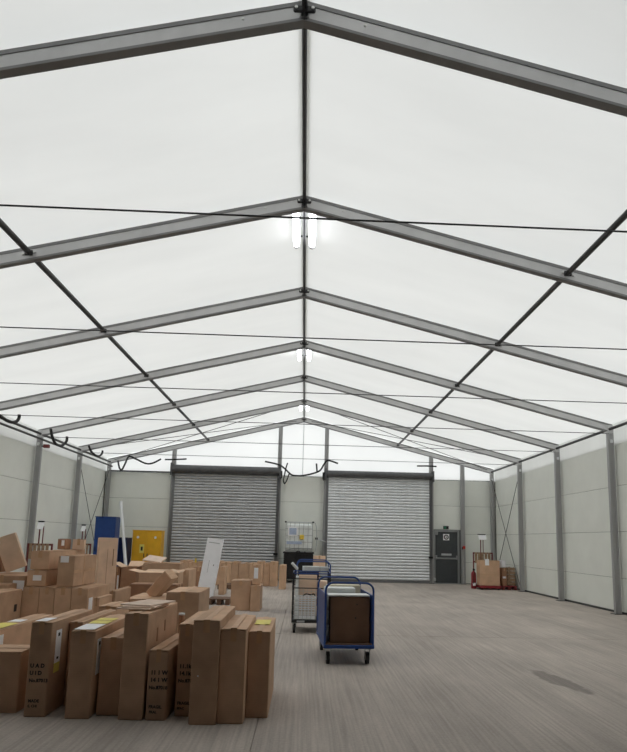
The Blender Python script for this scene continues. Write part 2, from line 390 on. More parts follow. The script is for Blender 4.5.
# longitudinal pipes
def pipe(name, label, x, z, r, cat='pipe', mat='alu_dark', y0=YB, y1=Y7):
    o = MB().tube((x, y0, z), (x, y1, z), r, 10).build(name, mat); tag(o, label, cat, kind='structure'); return o
pipe('ridge_pipe', 'dark steel pipe running along under the roof ridge', 0, HR-.09, .026)
pz = HR-slope*SX/2-RT*.45
pipe('purlin_pipe', 'dark steel pipe along the middle of the left roof slope', -SX/2, pz, .040)
pipe('purlin_pipe', 'dark steel pipe along the middle of the right roof slope', SX/2, pz, .040)
pipe('eave_pipe', 'dark steel pipe along the left eave', -SX+.02, HE-.13, .034)
pipe('eave_pipe', 'dark steel pipe along the right eave', SX-.02, HE-.13, .034)
pipe('eave_cable_tray', 'dark conduit hung just below the left eave pipe', -SX+.10, HE-.30, .030)
o = MB().tube((-WX+.1, Y7-.02, 4.04), (GP[0]+.1, Y7-.02, 4.04), .022, 8).build('gable_pipe', 'alu_dark'); tag(o, 'dark horizontal pipe on the far wall left of the shutter', 'pipe', kind='structure')

# bracing cables in the last bay
def brace(label, p, q):
    o = MB().tube(p, q, .011, 6).build('brace_cable', 'wire'); tag(o, label, 'cable', 'bracing cables of the last bay')
y6, y7 = FY[-2], FY[-1]
for s, nm in ((-1, 'left'), (1, 'right')):
    brace(f'steel wall brace rising towards the far corner of the {nm} wall', (s*(SX-.03), y6+.08, .10), (s*(SX-.03), y7-.08, HE-.45))
    brace(f'steel wall brace falling towards the far corner of the {nm} wall', (s*(SX+.03), y6+.08, HE-.45), (s*(SX+.03), y7-.08, .10))
    zz = lambda x: HR-slope*abs(x)-.10
    brace(f'thin roof brace from the far {nm} eave corner up the slope', (s*(SX-.2), y7-.08, zz(SX-.2)), (s*.3, y6+.08, zz(.3)))
    brace(f'thin roof brace from far ridge down to {nm} eave', (s*.3, y7-.08, zz(.3)), (s*(SX-.2), y6+.08, zz(SX-.2)))

# twin LED tubes under the ridge
for fi, lab in ((2, 'lit twin tube light under the ridge at the second rafter in view'), (4, 'lit twin tube light under the ridge at the fourth rafter in view'), (6, 'lit twin tube light under the ridge at the sixth rafter in view')):
    y = FY[fi]
    t = thing('twin_tube_light', lab, 'light', (0, y+.06, HR-.10), group='ridge lights')
    for s in (-1, 1):
        MB().rbox(*sorted((s*.06, s*.19)), .02, 1.17, .005, .03, .006).build('shield_tray', 'pvc', t)  # tray added above each tube to shield the roof fabric from its light
        MB().tube((s*.125, .02, -.03), (s*.125, 1.17, -.03), .046, 12).build('led_tube', 'tube', t)
        for yy in (.03, 1.16): MB().tube((s*.125, yy-.025, -.03), (s*.125, yy+.025, -.03), .048, 12).build('end_cap', 'pvc', t)
    for yy in (.2, .98): MB().box(-.07, .07, yy-.02, yy+.02, .03, .04).build('hanger', 'alu_dark', t)

# ------------------------------------------------------------------ roller shutters and personnel door
def shutter(name, label, x0, x1, ztop, rbar, skin='shutter'):
    t = thing(name, label, 'roller shutter', ((x0+x1)/2, Y7-.04, 0), kind='structure'); hw = (x1-x0)/2
    pitch = .112; n = int((ztop-.10)/pitch)+2
    me = None
    P = [(-.004, 0), (-.030, .012), (-.044, .034), (-.044, .056), (-.030, .086), (-.008, .104), (.012, .104), (.012, 0)]
    for k in range(n):
        if me is None:
            o = MB().extrude(P, (-hw+.02, 0, 0), (hw-.02, 0, 0), (0, 1, 0), (0, 0, 1)).build('slat', skin, t); me = o.data
        else: o = link('slat', me, t)
        o.location = (0, 0, .10+k*pitch)
    MB().rbox(-hw+.02, hw-.02, -.04, .03, .0, .10, .01).build('bottom_bar', 'guide', t)
    MB().box(-hw+.03, hw-.03, .014, .02, .1, ztop+.1).build('curtain_lining', 'housing', t)
    for s in (-1, 1):
        MB().extrude([(-.06, -.05), (.05, -.05), (.05, .05), (-.06, .05)], (s*(hw-.01), 0, 0), (s*(hw-.01), 0, ztop+.05), (0, 1, 0), (1, 0, 0)).build('guide_rail', 'guide', t)
        MB().rbox(s*(hw+.06)-.03, s*(hw+.06)+.03, -.30, .05, ztop-.10, ztop+rbar*2+.06, .01).build('end_plate', 'housing', t)
    o = MB().tube((-hw-.04, -.12, ztop+rbar), (hw+.04, -.12, ztop+rbar), rbar, 20).build('barrel', 'housing', t)
    MB().tube((hw-.02, -.10, ztop-.1), (hw-.02, -.10, 1.0), .008, 6).build('pull_chain', 'wire', t)
    MB().tube((hw+.03, -.10, ztop-.1), (hw+.03, -.10, 1.0), .008, 6).build('pull_chain', 'wire', t)
    MB().rbox(hw-.10, hw+.06, -.16, -.06, .95, 1.03, .01).build('chain_keeper', 'black', t)
    return t
shutter('door_1', 'closed grey roller shutter on the left behind the cartons', GP[0]+.02, GP[1]-.02, 4.0, .16, 'shutter_reflection_dark')
d2 = shutter('door_2', 'closed grey roller shutter on the right behind the trolleys', GP[2]+.04, GP[3]-.02, 4.0, .13)

a_, b_ = ony(316.5, 538.6, Y7-.14)-d2.location, ony(324.5, 541.5, Y7-.16)-d2.location
MB().tube(a_, b_, .022, 8).build('control_arm', 'pvc', d2); MB().rbox(a_.x-.05, a_.x+.05, a_.y-.04, a_.y+.06, a_.z-.04, a_.z+.04, .008).build('control_knob', 'black', d2); MB().tube(b_, b_+Vector((.06, .10, -.02)), .018, 8).build('arm_pivot', 'galv', d2)
dx0, dx1 = ony(433.6, 560, Y7).x, ony(459.6, 560, Y7).x
t = thing('door_3', 'charcoal fire exit door with panic bar in the far wall', 'door', ((dx0+dx1)/2, Y7+.04, 0), kind='structure'); hw = (dx1-dx0)/2
fr = MB(); fr.box(-hw, -hw+.07, -.05, .07, 0, 2.06); fr.box(hw-.07, hw, -.05, .07, 0, 2.06); fr.box(-hw+.07, hw-.07, -.05, .07, 1.98, 2.06); fr.build('frame', 'frame', t)
MB().rbox(-hw+.07, hw-.07, -.01, .04, .03, .93, .006).build('lower_leaf', 'door', t)
MB().rbox(-hw+.07, hw-.07, -.01, .04, .97, 1.98, .006).build('upper_leaf', 'door', t)
MB().box(-hw+.07, hw-.07, .0, .04, .93, .97).build('mid_rail', 'frame', t)
MB().tube((-hw+.09, -.09, .97), (hw-.09, -.09, .97), .022, 8).build('panic_bar', 'frame', t)
for x in (-hw+.10, hw-.10): MB().rbox(x-.03, x+.03, -.10, -.01, .92, 1.08, .006).build('bar_bracket', 'frame', t)
p = MB().box(-.20, .20, -.016, -.010, 1.075, 1.15).build('notice_plate', 'grey', t)
p = MB().box(-.125, .115, -.018, -.010, 1.66, 1.90).build('fire_door_sign', 'paper', t)
rg = MB(); N_ = 24
for k in range(N_):
    a0, a1 = 2*math.pi*k/N_, 2*math.pi*(k+1)/N_
    rg.add([(-.005+math.cos(a)*rr, -.020, 1.78+math.sin(a)*rr) for a, rr in ((a0, .055), (a1, .055), (a1, .098), (a0, .098))], [(0, 1, 2, 3)])
rg.build('ring_mark', 'ink', p); 
MB().add([(-.005, -.0205, 1.815), (.03, -.0205, 1.78), (-.005, -.0205, 1.745), (-.04, -.0205, 1.78)], [(0, 1, 2, 3)]).build('diamond_mark', 'ink', p)
MB().rbox(-hw+.02, -hw+.16, -.10, -.05, 1.86, 2.0, .01).build('door_closer', 'frame', t)
MB().rbox(-hw-.02, -hw+.07, -.12, -.05, .10, .22, .01).build('door_stop', 'grey', t)
MB().box(-hw-.05, hw+.05, -.14, .08, 0, .03).build('threshold', 'frame', t)
# exit sign and call point
c = ony(446, 527.5, Y7-.03)
t = thing('exit_sign', 'small dark exit sign box above the fire exit door', 'sign', c)
MB().rbox(-.10, .10, -.03, .05, -.06, .06, .006).build('housing', 'black', t)
MB().box(-.085, .0, -.034, -.030, -.045, .045).build('sign_face', 'green', t)
c = ony(464, 547.5, Y7-.12)
t = thing('alarm_call_point', 'small red alarm call point on the post beside fire exit', 'call point', c)
MB().rbox(-.05, .05, -.03, .03, -.055, .055, .01).build('box', 'redglow', t); MB().rbox(-.075, -.05, -.04, .03, -.08, .02, .006).build('bracket', 'black', t)

# ------------------------------------------------------------------ cartons
def carton(label, x, y, z, w, d, h, rz=0.0, rot=None, mat='card', tape=True, seam='long', labels=(), flaps=True, droop=0.0, group='brown cartons', name='carton', pos='center', open_=False, tag_cat='carton'):
    """x,y: front-left bottom corner (pos='corner') or base centre; local frame: x right, y away, z up"""
    rz = math.radians(rz); loc = Vector((x, y, z))
    if pos == 'corner': loc = loc+Matrix.Rotation(rz, 3, 'Z') @ Vector((w/2, d/2, 0))
    t = thing(name, label, tag_cat, loc, rz, group, rot=rot)
    a, b = w/2, d/2; ft = .006
    if not open_:
        MB().rbox(-a, a, -b, b, 0, h-ft-.001, min(.007, w*.06)).build('body', mat, t)
        long_y = (d >= w) if seam == 'long' else (d < w)
        for s in (-1, 1):
            lift = random.uniform(0, .006)+droop
            if long_y:
                V = [(s*a, -b, h-ft), (s*a, b, h-ft), (s*.002, b, h-ft+lift), (s*.002, -b, h-ft+lift)]
            else:
                V = [(-a, s*b, h-ft), (a, s*b, h-ft), (a, s*.002, h-ft+lift), (-a, s*.002, h-ft+lift)]
            V2 = [(p[0], p[1], p[2]+ft) for p in V]
            MB().add(V+V2, [(0, 1, 2, 3), (4, 5, 6, 7), (0, 1, 5, 4), (1, 2, 6, 5), (2, 3, 7, 6), (3, 0, 4, 7)]).build('flap', mat, t)
        if tape:
            tw = min(.03, w*.12); e = .0015; zt = h+.007+droop
            mb = MB()
            if long_y: mb.box(-tw, tw, -b-e, b+e, zt, zt+.001); mb.box(-tw, tw, -b-e, -b+.001, h-.10, zt)
            else: mb.box(-a-e, a+e, -tw, tw, zt, zt+.001); mb.box(a-.001, a+e, -tw, tw, h-.10, zt)
            mb.build('packing_tape', 'tape', t)
    else:
        th = .006; mb = MB()
        mb.box(-a, a, -b, -b+th, 0, h); mb.box(-a, a, b-th, b, 0, h); mb.box(-a, -a+th, -b+th, b-th, 0, h); mb.box(a-th, a, -b+th, b-th, 0, h); mb.box(-a+th, a-th, -b+th, b-th, 0, .01)
        mb.build('body', mat, t)
        fl_ = b*.85
        for side, ang in open_:
            ang = math.radians(ang)
            if side in 'LR':
                s = -1 if side == 'L' else 1; dx, dz = s*fl_*math.cos(ang), fl_*math.sin(ang)
                V = [(s*a, -b, h), (s*a, b, h), (s*a+dx, b, h+dz), (s*a+dx, -b, h+dz)]
            else:
                s = -1 if side == 'F' else 1; dy, dz = s*fl_*math.cos(ang), fl_*math.sin(ang)
                V = [(-a, s*b, h), (a, s*b, h), (a, s*b+dy, h+dz), (-a, s*b+dy, h+dz)]
            V2 = [(p[0], p[1], p[2]+.006) for p in V]
            MB().add(V+V2, [(0, 1, 2, 3), (4, 5, 6, 7), (0, 1, 5, 4), (1, 2, 6, 5), (2, 3, 7, 6), (3, 0, 4, 7)]).build('flap', 'card_in', t)
    for L in labels:
        # (face, u0, u1, v0, v1, material, name): u along the face from its left/near end, v height (metres)
        f, u0, u1, v0, v1, mt, nm = L; e = .0050 if nm == 'label_mark' else .0035
        if f == 'front': MB().box(-a+u0, -a+u1, -b-e, -b+.0005, v0, v1).build(nm, mt, t)
        elif f == 'right': MB().box(a-.0005, a+e, -b+u0, -b+u1, v0, v1).build(nm, mt, t)
        elif f == 'left': MB().box(-a-e, -a+.0005, -b+u0, -b+u1, v0, v1).build(nm, mt, t)
        elif f == 'top': MB().box(-a+u0, -a+u1, -b+v0, -b+v1, h+.0085+droop, h+.0105+droop).build(nm, mt, t)
    t['_s'] = h
    return t
def carton_px(label, xl, xr, ytop, Y, d, z0=0.0, rz=0.0, **k):
    """front face seen between columns xl..xr with its top edge at ytop, front at distance Y, base at height z0"""
    Y *= K; d *= K
    p, q = ony(xl, ytop, Y), ony(xr, ytop, Y); w = q.x-p.x; h = (p.z+q.z)/2-z0
    rr = math.radians(rz); wv = w/max(.3, math.cos(rr))
    t = carton(label, p.x, Y, z0, wv, d, h, rz, pos='corner', **k); return t, z0+h
def print_front(t, w, d, rows, size=.03):
    w *= K; d *= K
    """black shipping print on the front face: rows of (text, x from left, z)"""
    for txt, x, z, sz in rows:
        sz *= 1.3
        text_mesh(txt, sz, 'print', 'ink', t, (-w/2+x, -d/2-.002, z), (math.radians(90), 0, 0))

K = 1.054
def KX(x): return .1301+(x-.1044)*K
FRONT = 'tall narrow cartons standing in the front row'
def P(x, y): return onz(x, y)
def front_row(label, pl, w, h, d, rz, **k):
    p = P(*pl); return carton(label, p.x, p.y, 0, w*K, d*K, h*K, rz, pos='corner', group=FRONT, **k)
a1 = carton('low brown carton cut by the left edge of the front row', KX(-2.66), 5.46*K, 0, .44*K, .36*K, .485*K, 1, pos='corner', group=FRONT)
p0 = onz(53, 614.5, .56*K)
a0 = carton('long brown carton with yellow sticker and white label at far left of front row', p0.x-.22, 5.72*K, 0, .22, p0.y-5.72*K, .56*K, 0, pos='corner', group=FRONT,
            labels=[('right', .30, .52, .30, .54, 'paper', 'shipping_label'), ('right', .38, .42, .47, .50, 'ink', 'label_mark'), ('top', .02, .19, .45, .90, 'yellow_paper', 'sticker'), ('top', .03, .17, 1.0, 1.18, 'paper', 'paper_slip')])
a2 = front_row('tall carton printed with symbols, second from left in the front row', (23, 717), .172, .74, .97, 0, labels=[('right', .10, .22, .42, .70, 'paper', 'shipping_label'), ('right', .10, .22, .34, .42, 'yellow_paper', 'sticker'), ('right', .14, .18, .645, .675, 'ink', 'label_mark'), ('right', .14, .18, .45, .47, 'ink', 'label_mark'), ('top', .02, .12, .02, .25, 'paper', 'paper_slip')])
print_front(a2, .172, .97, [('U A D', .022, .405, .035), ('U I D', .022, .345, .035), ('No.87013', .022, .285, .030), ('MADE', .03, .12, .026), ('E. CHI', .03, .08, .022)])
a3 = carton('brown carton squeezed between the symbol carton and yellow-topped carton', KX(-1.938), 5.72*K, 0, .118*K, 1.0*K, .70*K, 0, pos='corner', group=FRONT)
a4 = front_row('yellow-topped carton with a white side label near left of front row', (64, 719), .195, .68, 1.12, 1.5, droop=.004, labels=[('right', .08, .20, .34, .64, 'paper', 'shipping_label'), ('right', .12, .16, .585, .615, 'ink', 'label_mark'), ('top', .01, .185, .42, .62, 'yellow_paper', 'sticker'), ('top', .01, .185, .66, .82, 'yellow_paper', 'sticker'), ('top', .01, .185, .03, .38, 'paper', 'paper_slip')])
a5 = front_row('plain shorter carton right of the yellow-topped one', (95.5, 715.5), .205, .615, .9, 0)
a6 = front_row('tallest front carton, with flattened cardboard lying on its top', (117.3, 720), .198, .83, .97, -2.5, labels=[('right', .30, .33, .60, .72, 'card_dark', 'staple_patch'), ('right', .55, .58, .66, .76, 'card_dark', 'staple_patch')])
a7 = front_row('shortest printed carton in the middle of the front row', (144.8, 720.5), .160, .545, .92, -2)
print_front(a7, .17, .92, [('11 1 W', .030, .375, .036), ('14 1 W', .030, .315, .036), ('No.87018', .022, .255, .030), ('FRAGIL', .03, .10, .026), ('FRAL', .035, .06, .022)])
a8 = front_row('printed carton wedged left of the wide unprinted front carton', (174, 716.5), .145, .735, .97, 0)
print_front(a8, .145, .97, [('11.1k', .022, .405, .036), ('14.1k', .022, .345, .036), ('No.8707', .018, .285, .030), ('FRAGIL', .02, .10, .026), ('IIFAC', .02, .06, .020)])
a9 = front_row('wide unprinted front carton with a small white dot on it', (188, 725), .215, .80, 1.12, 0, labels=[('front', .055, .066, .385, .396, 'paper', 'white_dot')])
a10 = front_row('brown carton second from right in the front row', (216.5, 724), .208, .73, .98, 0, droop=.006)
a11 = front_row('rightmost front carton with a yellow sticker on its top', (245, 718), .185, .69, .98, 0, labels=[('top', .02, .165, .42, .76, 'yellow_paper', 'sticker')])
# flattened cardboard on the tallest front carton
for k in range(3):
    o = MB().rbox(-.155, .155, -.24, .24, 0, .012, .003).build('flattened_box', 'pale_sheet'); o.location = (KX(-1.30)+.015*k, 6.03+.03*k, .888+.0135*k); o.rotation_euler = (0, 0, math.radians((-10, -4, -16)[k]))
    tag(o, ['lowest flattened cardboard sheet on the tallest front carton', 'middle flattened cardboard sheet on the tallest front carton', 'topmost flattened cardboard sheet on the tallest front carton'][k], 'cardboard sheet', 'flattened sheets on the front carton')
# thin standing tube with white cap
p = ony(182, 613, 7.08)
t = thing('cardboard_tube', 'thin standing tube with a white cap behind the front cartons', 'tube', (p.x, 7.08, 0))
MB().tube((0, 0, 0), (0, 0, p.z-.02), .031, 14).build('tube_body', 'card_dark', t); MB().tube((0, 0, p.z-.02), (0, 0, p.z), .034, 14).build('cap', 'pvc', t)

# ---- left-hand pile
PILE = 'cartons piled on the left'
pm = onz(22.6, 589, .74)
carton('carton with a dark square mark at the left edge behind the front row', pm.x-.28, pm.y-1.0, 0, .28, 1.0, .74, 0, pos='corner', group=PILE, labels=[('right', .78, .86, .44, .54, 'ink', 'square_mark')])
carton_px('flat-topped carton just behind the square-marked carton', -14, 10, 584, 9.0, .22, group=PILE)
t, zM2 = carton_px('carton with a white label below the leaning carton at left edge', -22, 26, 575.5, 9.3, .9, group=PILE, labels=[('front', .53, .70, .69, .835, 'paper', 'shipping_label')])
# leaning carton on top
p = ony(27.5, 573.5, 10.07)
ra = math.radians(-22)
t = carton('big plain carton leaning over at the left edge on the labelled carton', p.x-.27, 10.30, zM2+.075, .30, .30, .56, 0, rot=(0, ra, math.radians(20)), mat='card_light', tape=False, group=PILE, labels=[('front', .02, .06, .47, .55, 'paper', 'shipping_label')])
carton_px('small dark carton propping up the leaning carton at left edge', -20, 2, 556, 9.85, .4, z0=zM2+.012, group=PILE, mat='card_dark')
lows = [(23, 39.5, 587.5), (40, 54.8, 587.5), (55.2, 71.5, 588), (72, 88.3, 588.5)]
ln = ['leftmost', 'second', 'third', 'rightmost']
zl = 0
for k, (xa, xb, yt) in enumerate(lows):
    t, zt = carton_px(f'narrow upright carton under the stacked cartons at left, {ln[k]} of its row', xa, xb, yt, 9.0, 1.02, group=PILE, labels=[('right', .06, .22, .44, .62, 'paper', 'shipping_label')] if k == 3 else ())
    zl = max(zl, zt)
zl += .009
t, z4 = carton_px('carton with a small white label, lower of the leftmost stack', 27.5, 46.5, 570.3, 9.1, .85, z0=zl, group=PILE, labels=[('front', .09, .215, .08, .16, 'paper', 'shipping_label')])
z4 += .009
t, z3 = carton_px('long plain carton, upper of the leftmost stack', 31.5, 50, 551.0, 9.15, 1.45, z0=z4, group=PILE)
t, z5 = carton_px('cross-taped carton with a white label stacked above the narrow cartons', 59, 75.3, 556, 9.05, .93, z0=zl, group=PILE, labels=[('front', .03, .15, .355, .45, 'paper', 'shipping_label'), ('right', .0, .93, .20, .245, 'tape', 'cross_tape'), ('right', .40, .44, 0, .46, 'tape', 'cross_tape')])
z3 += .009
p = ony(63, 545, 10.75); q = ony(76, 545, 10.8)
carton('small dark carton with white label on the long plain carton', p.x+.02, 10.75, z3, .14, .18, .17, -8, mat='card_dark', group=PILE, labels=[('front', .07, .12, .06, .15, 'paper', 'shipping_label')], tape=False)
carton('small pale carton beside a dark one on the long plain carton', q.x+.02, 10.9, z3, .19, .2, .17, 12, mat='card_light', group=PILE)
# tall slim one, turned
p = onz(99, 537, 0); pq = ony(98.5, 560, 11.5)
carton('tall slim carton turned to the right behind the cross-taped carton', pq.x, 11.5, 0, .33, .14, ony(105, 538, 11.5).z, 34, mat='card_light', group=PILE, pos='corner', tape=False, labels=[('front', .15, .155, 0.02, 1.3, 'card_dark', 'seam_line'), ('front', .25, .265, 1.0, 1.3, 'card_dark', 'print_mark')])
carton_px('carton with pale right side behind the tallest front carton', 109.5, 115.5, 591, 8.15, .72, group=PILE, rz=0)
carton_px('slim carton in front of the narrow upright cartons', 94, 99.5, 598, 7.65, .66, group=PILE)
carton_px('low carton directly behind the yellow-topped front carton', 98.5, 117, 606.5, 6.95, .5, group=PILE)
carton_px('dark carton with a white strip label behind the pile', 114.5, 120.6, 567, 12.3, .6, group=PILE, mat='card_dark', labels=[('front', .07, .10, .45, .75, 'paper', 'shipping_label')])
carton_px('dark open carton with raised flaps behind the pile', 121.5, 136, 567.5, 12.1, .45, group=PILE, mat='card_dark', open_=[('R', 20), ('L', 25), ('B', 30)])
# open long carton with flaps
t, zn = carton_px('long open carton with flaps folded out in the middle of the pile', 139, 178.5, 573, 11.5, .46, group=PILE, open_=[('L', 12), ('F', 174), ('B', 8), ('R', 165)])
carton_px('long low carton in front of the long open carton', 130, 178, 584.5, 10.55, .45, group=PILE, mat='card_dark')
t, zn2 = carton_px('long carton behind the long open carton', 138, 180, 563, 13.4, .5, group=PILE)
o = MB().rbox(-.22, .22, -.16, .16, 0, .03, .004).build('flattened_box', 'pale_sheet'); p = ony(154.5, 561.5, 14.4); o.location = (p.x, 14.42, zn2+.06); o.rotation_euler = (math.radians(18), math.radians(6), math.radians(-14))
tag(o, 'pale sheet of cardboard tilted on the long back carton', 'cardboard sheet', 'loose cardboard sheets')
carton_px('upright carton with pale right side left of white board', 180.5, 189.3, 570, 12.3, .8, group=PILE)
t, zn5 = carton_px('wide low carton under the tilted narrow carton', 123.5, 165, 599.5, 8.8, 1.05, group=PILE)
# tilted narrow carton
p = ony(147, 600, 9.5)
carton('narrow carton tilted up on its end in the middle of the pile', p.x, 9.85, zn5+.015, .17, .20, .46, rot=(math.radians(8), math.radians(44), math.radians(-14)), group=PILE, mat='card', tape=False)
t, zb1 = carton_px('square-fronted carton with pale side behind the front row', 166.5, 199.5, 592.3, 7.75, .85, group=PILE)

# ---- white board, pallets and the cartons near the shutter
pb = onz(206.5, 603)
t = carton('tall white board-like carton leaning among the brown cartons', pb.x-.11, pb.y+.25, .0, .40, .09, 1.55, rot=(math.radians(-9), math.radians(6.5), math.radians(-4)), mat='white_board', tape=False, group='white cartons', labels=[('front', .27, .29, .88, .91, 'ink', 'mark'), ('front', .15, .16, .7, 1.0, 'grey', 'crease'), ('front', .05, .33, 1.43, 1.45, 'grey', 'crease')], name='white_carton')
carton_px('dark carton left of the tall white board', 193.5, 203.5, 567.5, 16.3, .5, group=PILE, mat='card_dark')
carton_px('narrow carton just right of the tall white board', 219.5, 225.3, 567, 16.7, .5, group=PILE)
def pallet(label, x, y, w, d, rz, mat='wood', group='wooden pallets'):
    t = thing('pallet', label, 'pallet', (x, y, 0), math.radians(rz), group)
    for k in range(5):
        yy = -d/2+k*(d-.1)/4
        MB().rbox(-w/2, w/2, yy, yy+.10, .118, .14, .003).build('deck_board', mat, t)
    for xx in (-w/2, -.05, w/2-.1):
        for yy in (-d/2, -.05, d/2-.1): MB().rbox(xx, xx+.1, yy, yy+.1, .02, .097, .003).build('block', mat, t)
        MB().rbox(xx, xx+.1, -d/2, d/2, .0, .02, .003).build('bottom_board', mat, t)
        MB().rbox(xx, xx+.1, -d/2, d/2, .097, .118, .003).build('stringer_board', mat, t)
    return t
p = onz(217, 606); pallet('dark wooden pallet at the foot of the tall white board', p.x, p.y+.55, .5, .6, 0, 'ply')
p = onz(224, 589.5); pallet('dark wooden pallet farther back near the left shutter', p.x, p.y+.45, .42, .8, 0, 'ply')
B2 = 'cartons standing alone on the aisle'
p = P(230, 610.3); carton('wider carton standing alone on the floor beside the aisle', p.x, p.y, 0, .42, .58, .63, 0, pos='corner', group=B2)
p = P(249.2, 611.3); carton('narrow carton beside the wider one on the aisle', p.x+.01, p.y, 0, .215, .74, .54, 0, pos='corner', group=B2)
carton('small carton with a white label standing on the narrow aisle carton', p.x+.035, p.y+.12, .556, .17, .3, .42, 4, pos='corner', group=B2, labels=[('front', .025, .115, .13, .36, 'paper', 'shipping_label')])

ROW = 'cartons lined up in front of the left shutter'
edges = [180, 188.5, 196.5, 204.5, 212, 221, 231.5, 238.8, 249.3, 257, 263.6, 270, 277.8]
tops = [559, 561, 560.5, 560, 560, 561, 560.5, 562, 562, 560, 562, 560.5]
words = ['first', 'second', 'third', 'fourth', 'fifth', 'sixth', 'seventh', 'eighth', 'ninth', 'tenth', 'eleventh', 'twelfth']
Yc = 20.0
for k in range(12):
    carton_px(f'carton in the row before the left shutter, {words[k]} from its left end', edges[k]+.15, edges[k+1]-.15, tops[k]+1.5, Yc+random.uniform(-.05, .05), .9, group=ROW, labels=[('top', .06, .2, .02, .25, 'paper', 'paper_slip')] if k in (7, 9) else ([('front', .2, .26, .72, .86, 'amber', 'sticker')] if k == 1 else ()))
p = P(278.6, 589.4); carton('shorter carton at the right end of the row before left shutter', p.x, p.y, 0, .21, .8, .74, 0, pos='corner', group=ROW)

# ------------------------------------------------------------------ left wall things: cabinets, pole
def cabinet(label, name, x0, x1, ytop, Y, d, mat, doors=2, yellow=False, cat='cabinet'):
    p, q = ony(x0, ytop, Y), ony(x1, ytop, Y); w = q.x-p.x; h = p.z
    t = thing(name, label, cat, ((p.x+q.x)/2, Y+d/2, 0)); a = w/2
    MB().rbox(-a, a, -d/2+.02, d/2, 0.06, h, .01).build('body', mat, t)
    MB().box(-a+.03, a-.03, -d/2+.05, d/2-.03, 0, .06).build('plinth', 'black', t)
    MB().rbox(-a-.015, a+.015, -d/2-.005, d/2+.01, h, h+.025, .006).build('top_cap', mat, t)
    dw = (w-.02)/doors
    for k in range(doors):
        x = -a+.01+k*dw
        dd = MB().rbox(x+.004, x+dw-.004, -d/2, -d/2+.02, .08, h-.01, .006).build('door', mat, t)
        hx = x+dw-.06 if k % 2 == 0 and doors > 1 else x+.06
        MB().rbox(hx-.012, hx+.012, -d/2-.03, -d/2, h*.5-.07, h*.5+.07, .005).build('handle', 'black', dd)
        if yellow:
            cx = x+dw/2+(.06 if k else -.06)
            MB().tube((cx, -d/2-.006, h-.23), (cx, -d/2+.002, h-.23), .045, 14).build('vent_disc', 'paper', dd)
    if yellow:
        l = MB().box(-.23, -.07, -d/2-.004, -d/2, h-.78, h-.48).build('warning_label', 'yellow_paper', t)
        MB().box(-.185, -.115, -d/2-.006, -d/2-.004, h-.70, h-.56).build('warning_mark', 'ink', l)
    return t
cabinet('tall bright blue steel cabinet in the far left corner', 'cabinet', 95.5, 116, 517, 21.6, .55, 'blue', 1)
cabinet('lower navy cabinet beside the tall blue one', 'cabinet', 116.3, 127.5, 538, 22.2, .6, 'navy', 1)
cabinet('yellow two-door safety cabinet left of the left shutter', 'safety_cabinet', 132.8, 161.5, 530.5, 22.6, .55, 'yellow', 2, True)
p = ony(120.7, 502, 21.55); q = ony(127.5, 580, 20.7)
t = thing('white_pipe', 'white plastic pipe leaning upright against far left corner cabinets', 'pipe', (q.x, 20.7, 0))
top = Vector((p.x-q.x, 21.55-20.7, p.z))
MB().tube((0, 0, .0), top, .052, 14).build('pipe_body', 'pvc', t); MB().tube(top*.985, top*1.004, .058, 14).build('collar', 'pvc', t)

# ------------------------------------------------------------------ stillages with a slatted back and sign post
def stillage(label, x, y, rz, hs=1.22, w=.75, red=True, sw=.14, zs=1.78, group='slatted stillages'):
    t = thing('stillage', label, 'stillage', (x, y, 0), math.radians(rz), group)
    MB().rbox(-w/2, w/2, -.55, .45, .05, .14, .01).build('base_tray', 'red' if red else 'darkred', t)
    for xx in (-w/2+.03, w/2-.11):
        for yy in (-.52, .34): MB().rbox(xx, xx+.08, yy, yy+.08, 0, .05, .004).build('foot', 'black', t)
    for s in (-1, 1): MB().rbox(s*(w/2-.02)-.02, s*(w/2-.02)+.02, .38, .42, .14, hs, .004).build('upright', 'darkred', t)
    for z in (hs-.05, hs-.36): MB().rbox(-w/2+.04, w/2-.04, .385, .415, z, z+.05, .004).build('rail', 'darkred', t)
    n = 5
    for k in range(n):
        xx = -w/2+.06+k*(w-.12)/n
        MB().rbox(xx, xx+(w-.12)/n-.03, .36, .385, hs-.38, hs-.0, .003).build('slat', 'wood', t)
    MB().tube((-.06, .44, .14), (-.06, .44, zs), .018, 8).build('post', 'darkred', t); MB().tube((.03, .44, .14), (.03, .44, zs-.1), .014, 8).build('post', 'darkred', t)
    s_ = MB().rbox(-.015-sw, -.015+sw, -.012, .012, -.21, 0, .004, Matrix.Translation((0, .42, zs)) @ Matrix.Rotation(math.radians(-32), 4, 'X')).build('sign_plate', 'paper', t)
    MB().rbox(-.025-sw, -.03+sw, .39, .45, zs-.005, zs+.03, .004).build('sign_clip', 'black', s_)
    return t
p = ony(488.6, 590, 21.8)
st = stillage('red based slatted stillage holding a tall carton near right corner', p.x, 22.05, 0, ony(487, 552.5, 22.45).z, .72, zs=ony(487, 535, 22.45).z)
xs_ = p.x
carton('tall brown carton with white label standing on the red stillage', xs_-.01, 21.80, .14, .68, .48, ony(487, 560.5, 21.56).z-.14, 0, group='cartons by the right wall', labels=[('front', .17, .31, .68, .90, 'paper', 'shipping_label'), ('front', .0, .66, .36, .37, 'tape', 'strap')])
stillage('slatted stillage with sign post by the left wall, nearer one', ony(41.5, 540, 15.95).x, 15.5, 0, ony(41, 543.5, 15.9).z, .62, False, .075, ony(41, 522, 15.9).z)
stillage('slatted stillage with sign post by the left wall, farther one', ony(84, 540, 19.65).x, 19.2, 0, ony(84, 543.5, 19.6).z, .50, False, .065, ony(84, 525.5, 19.6).z)
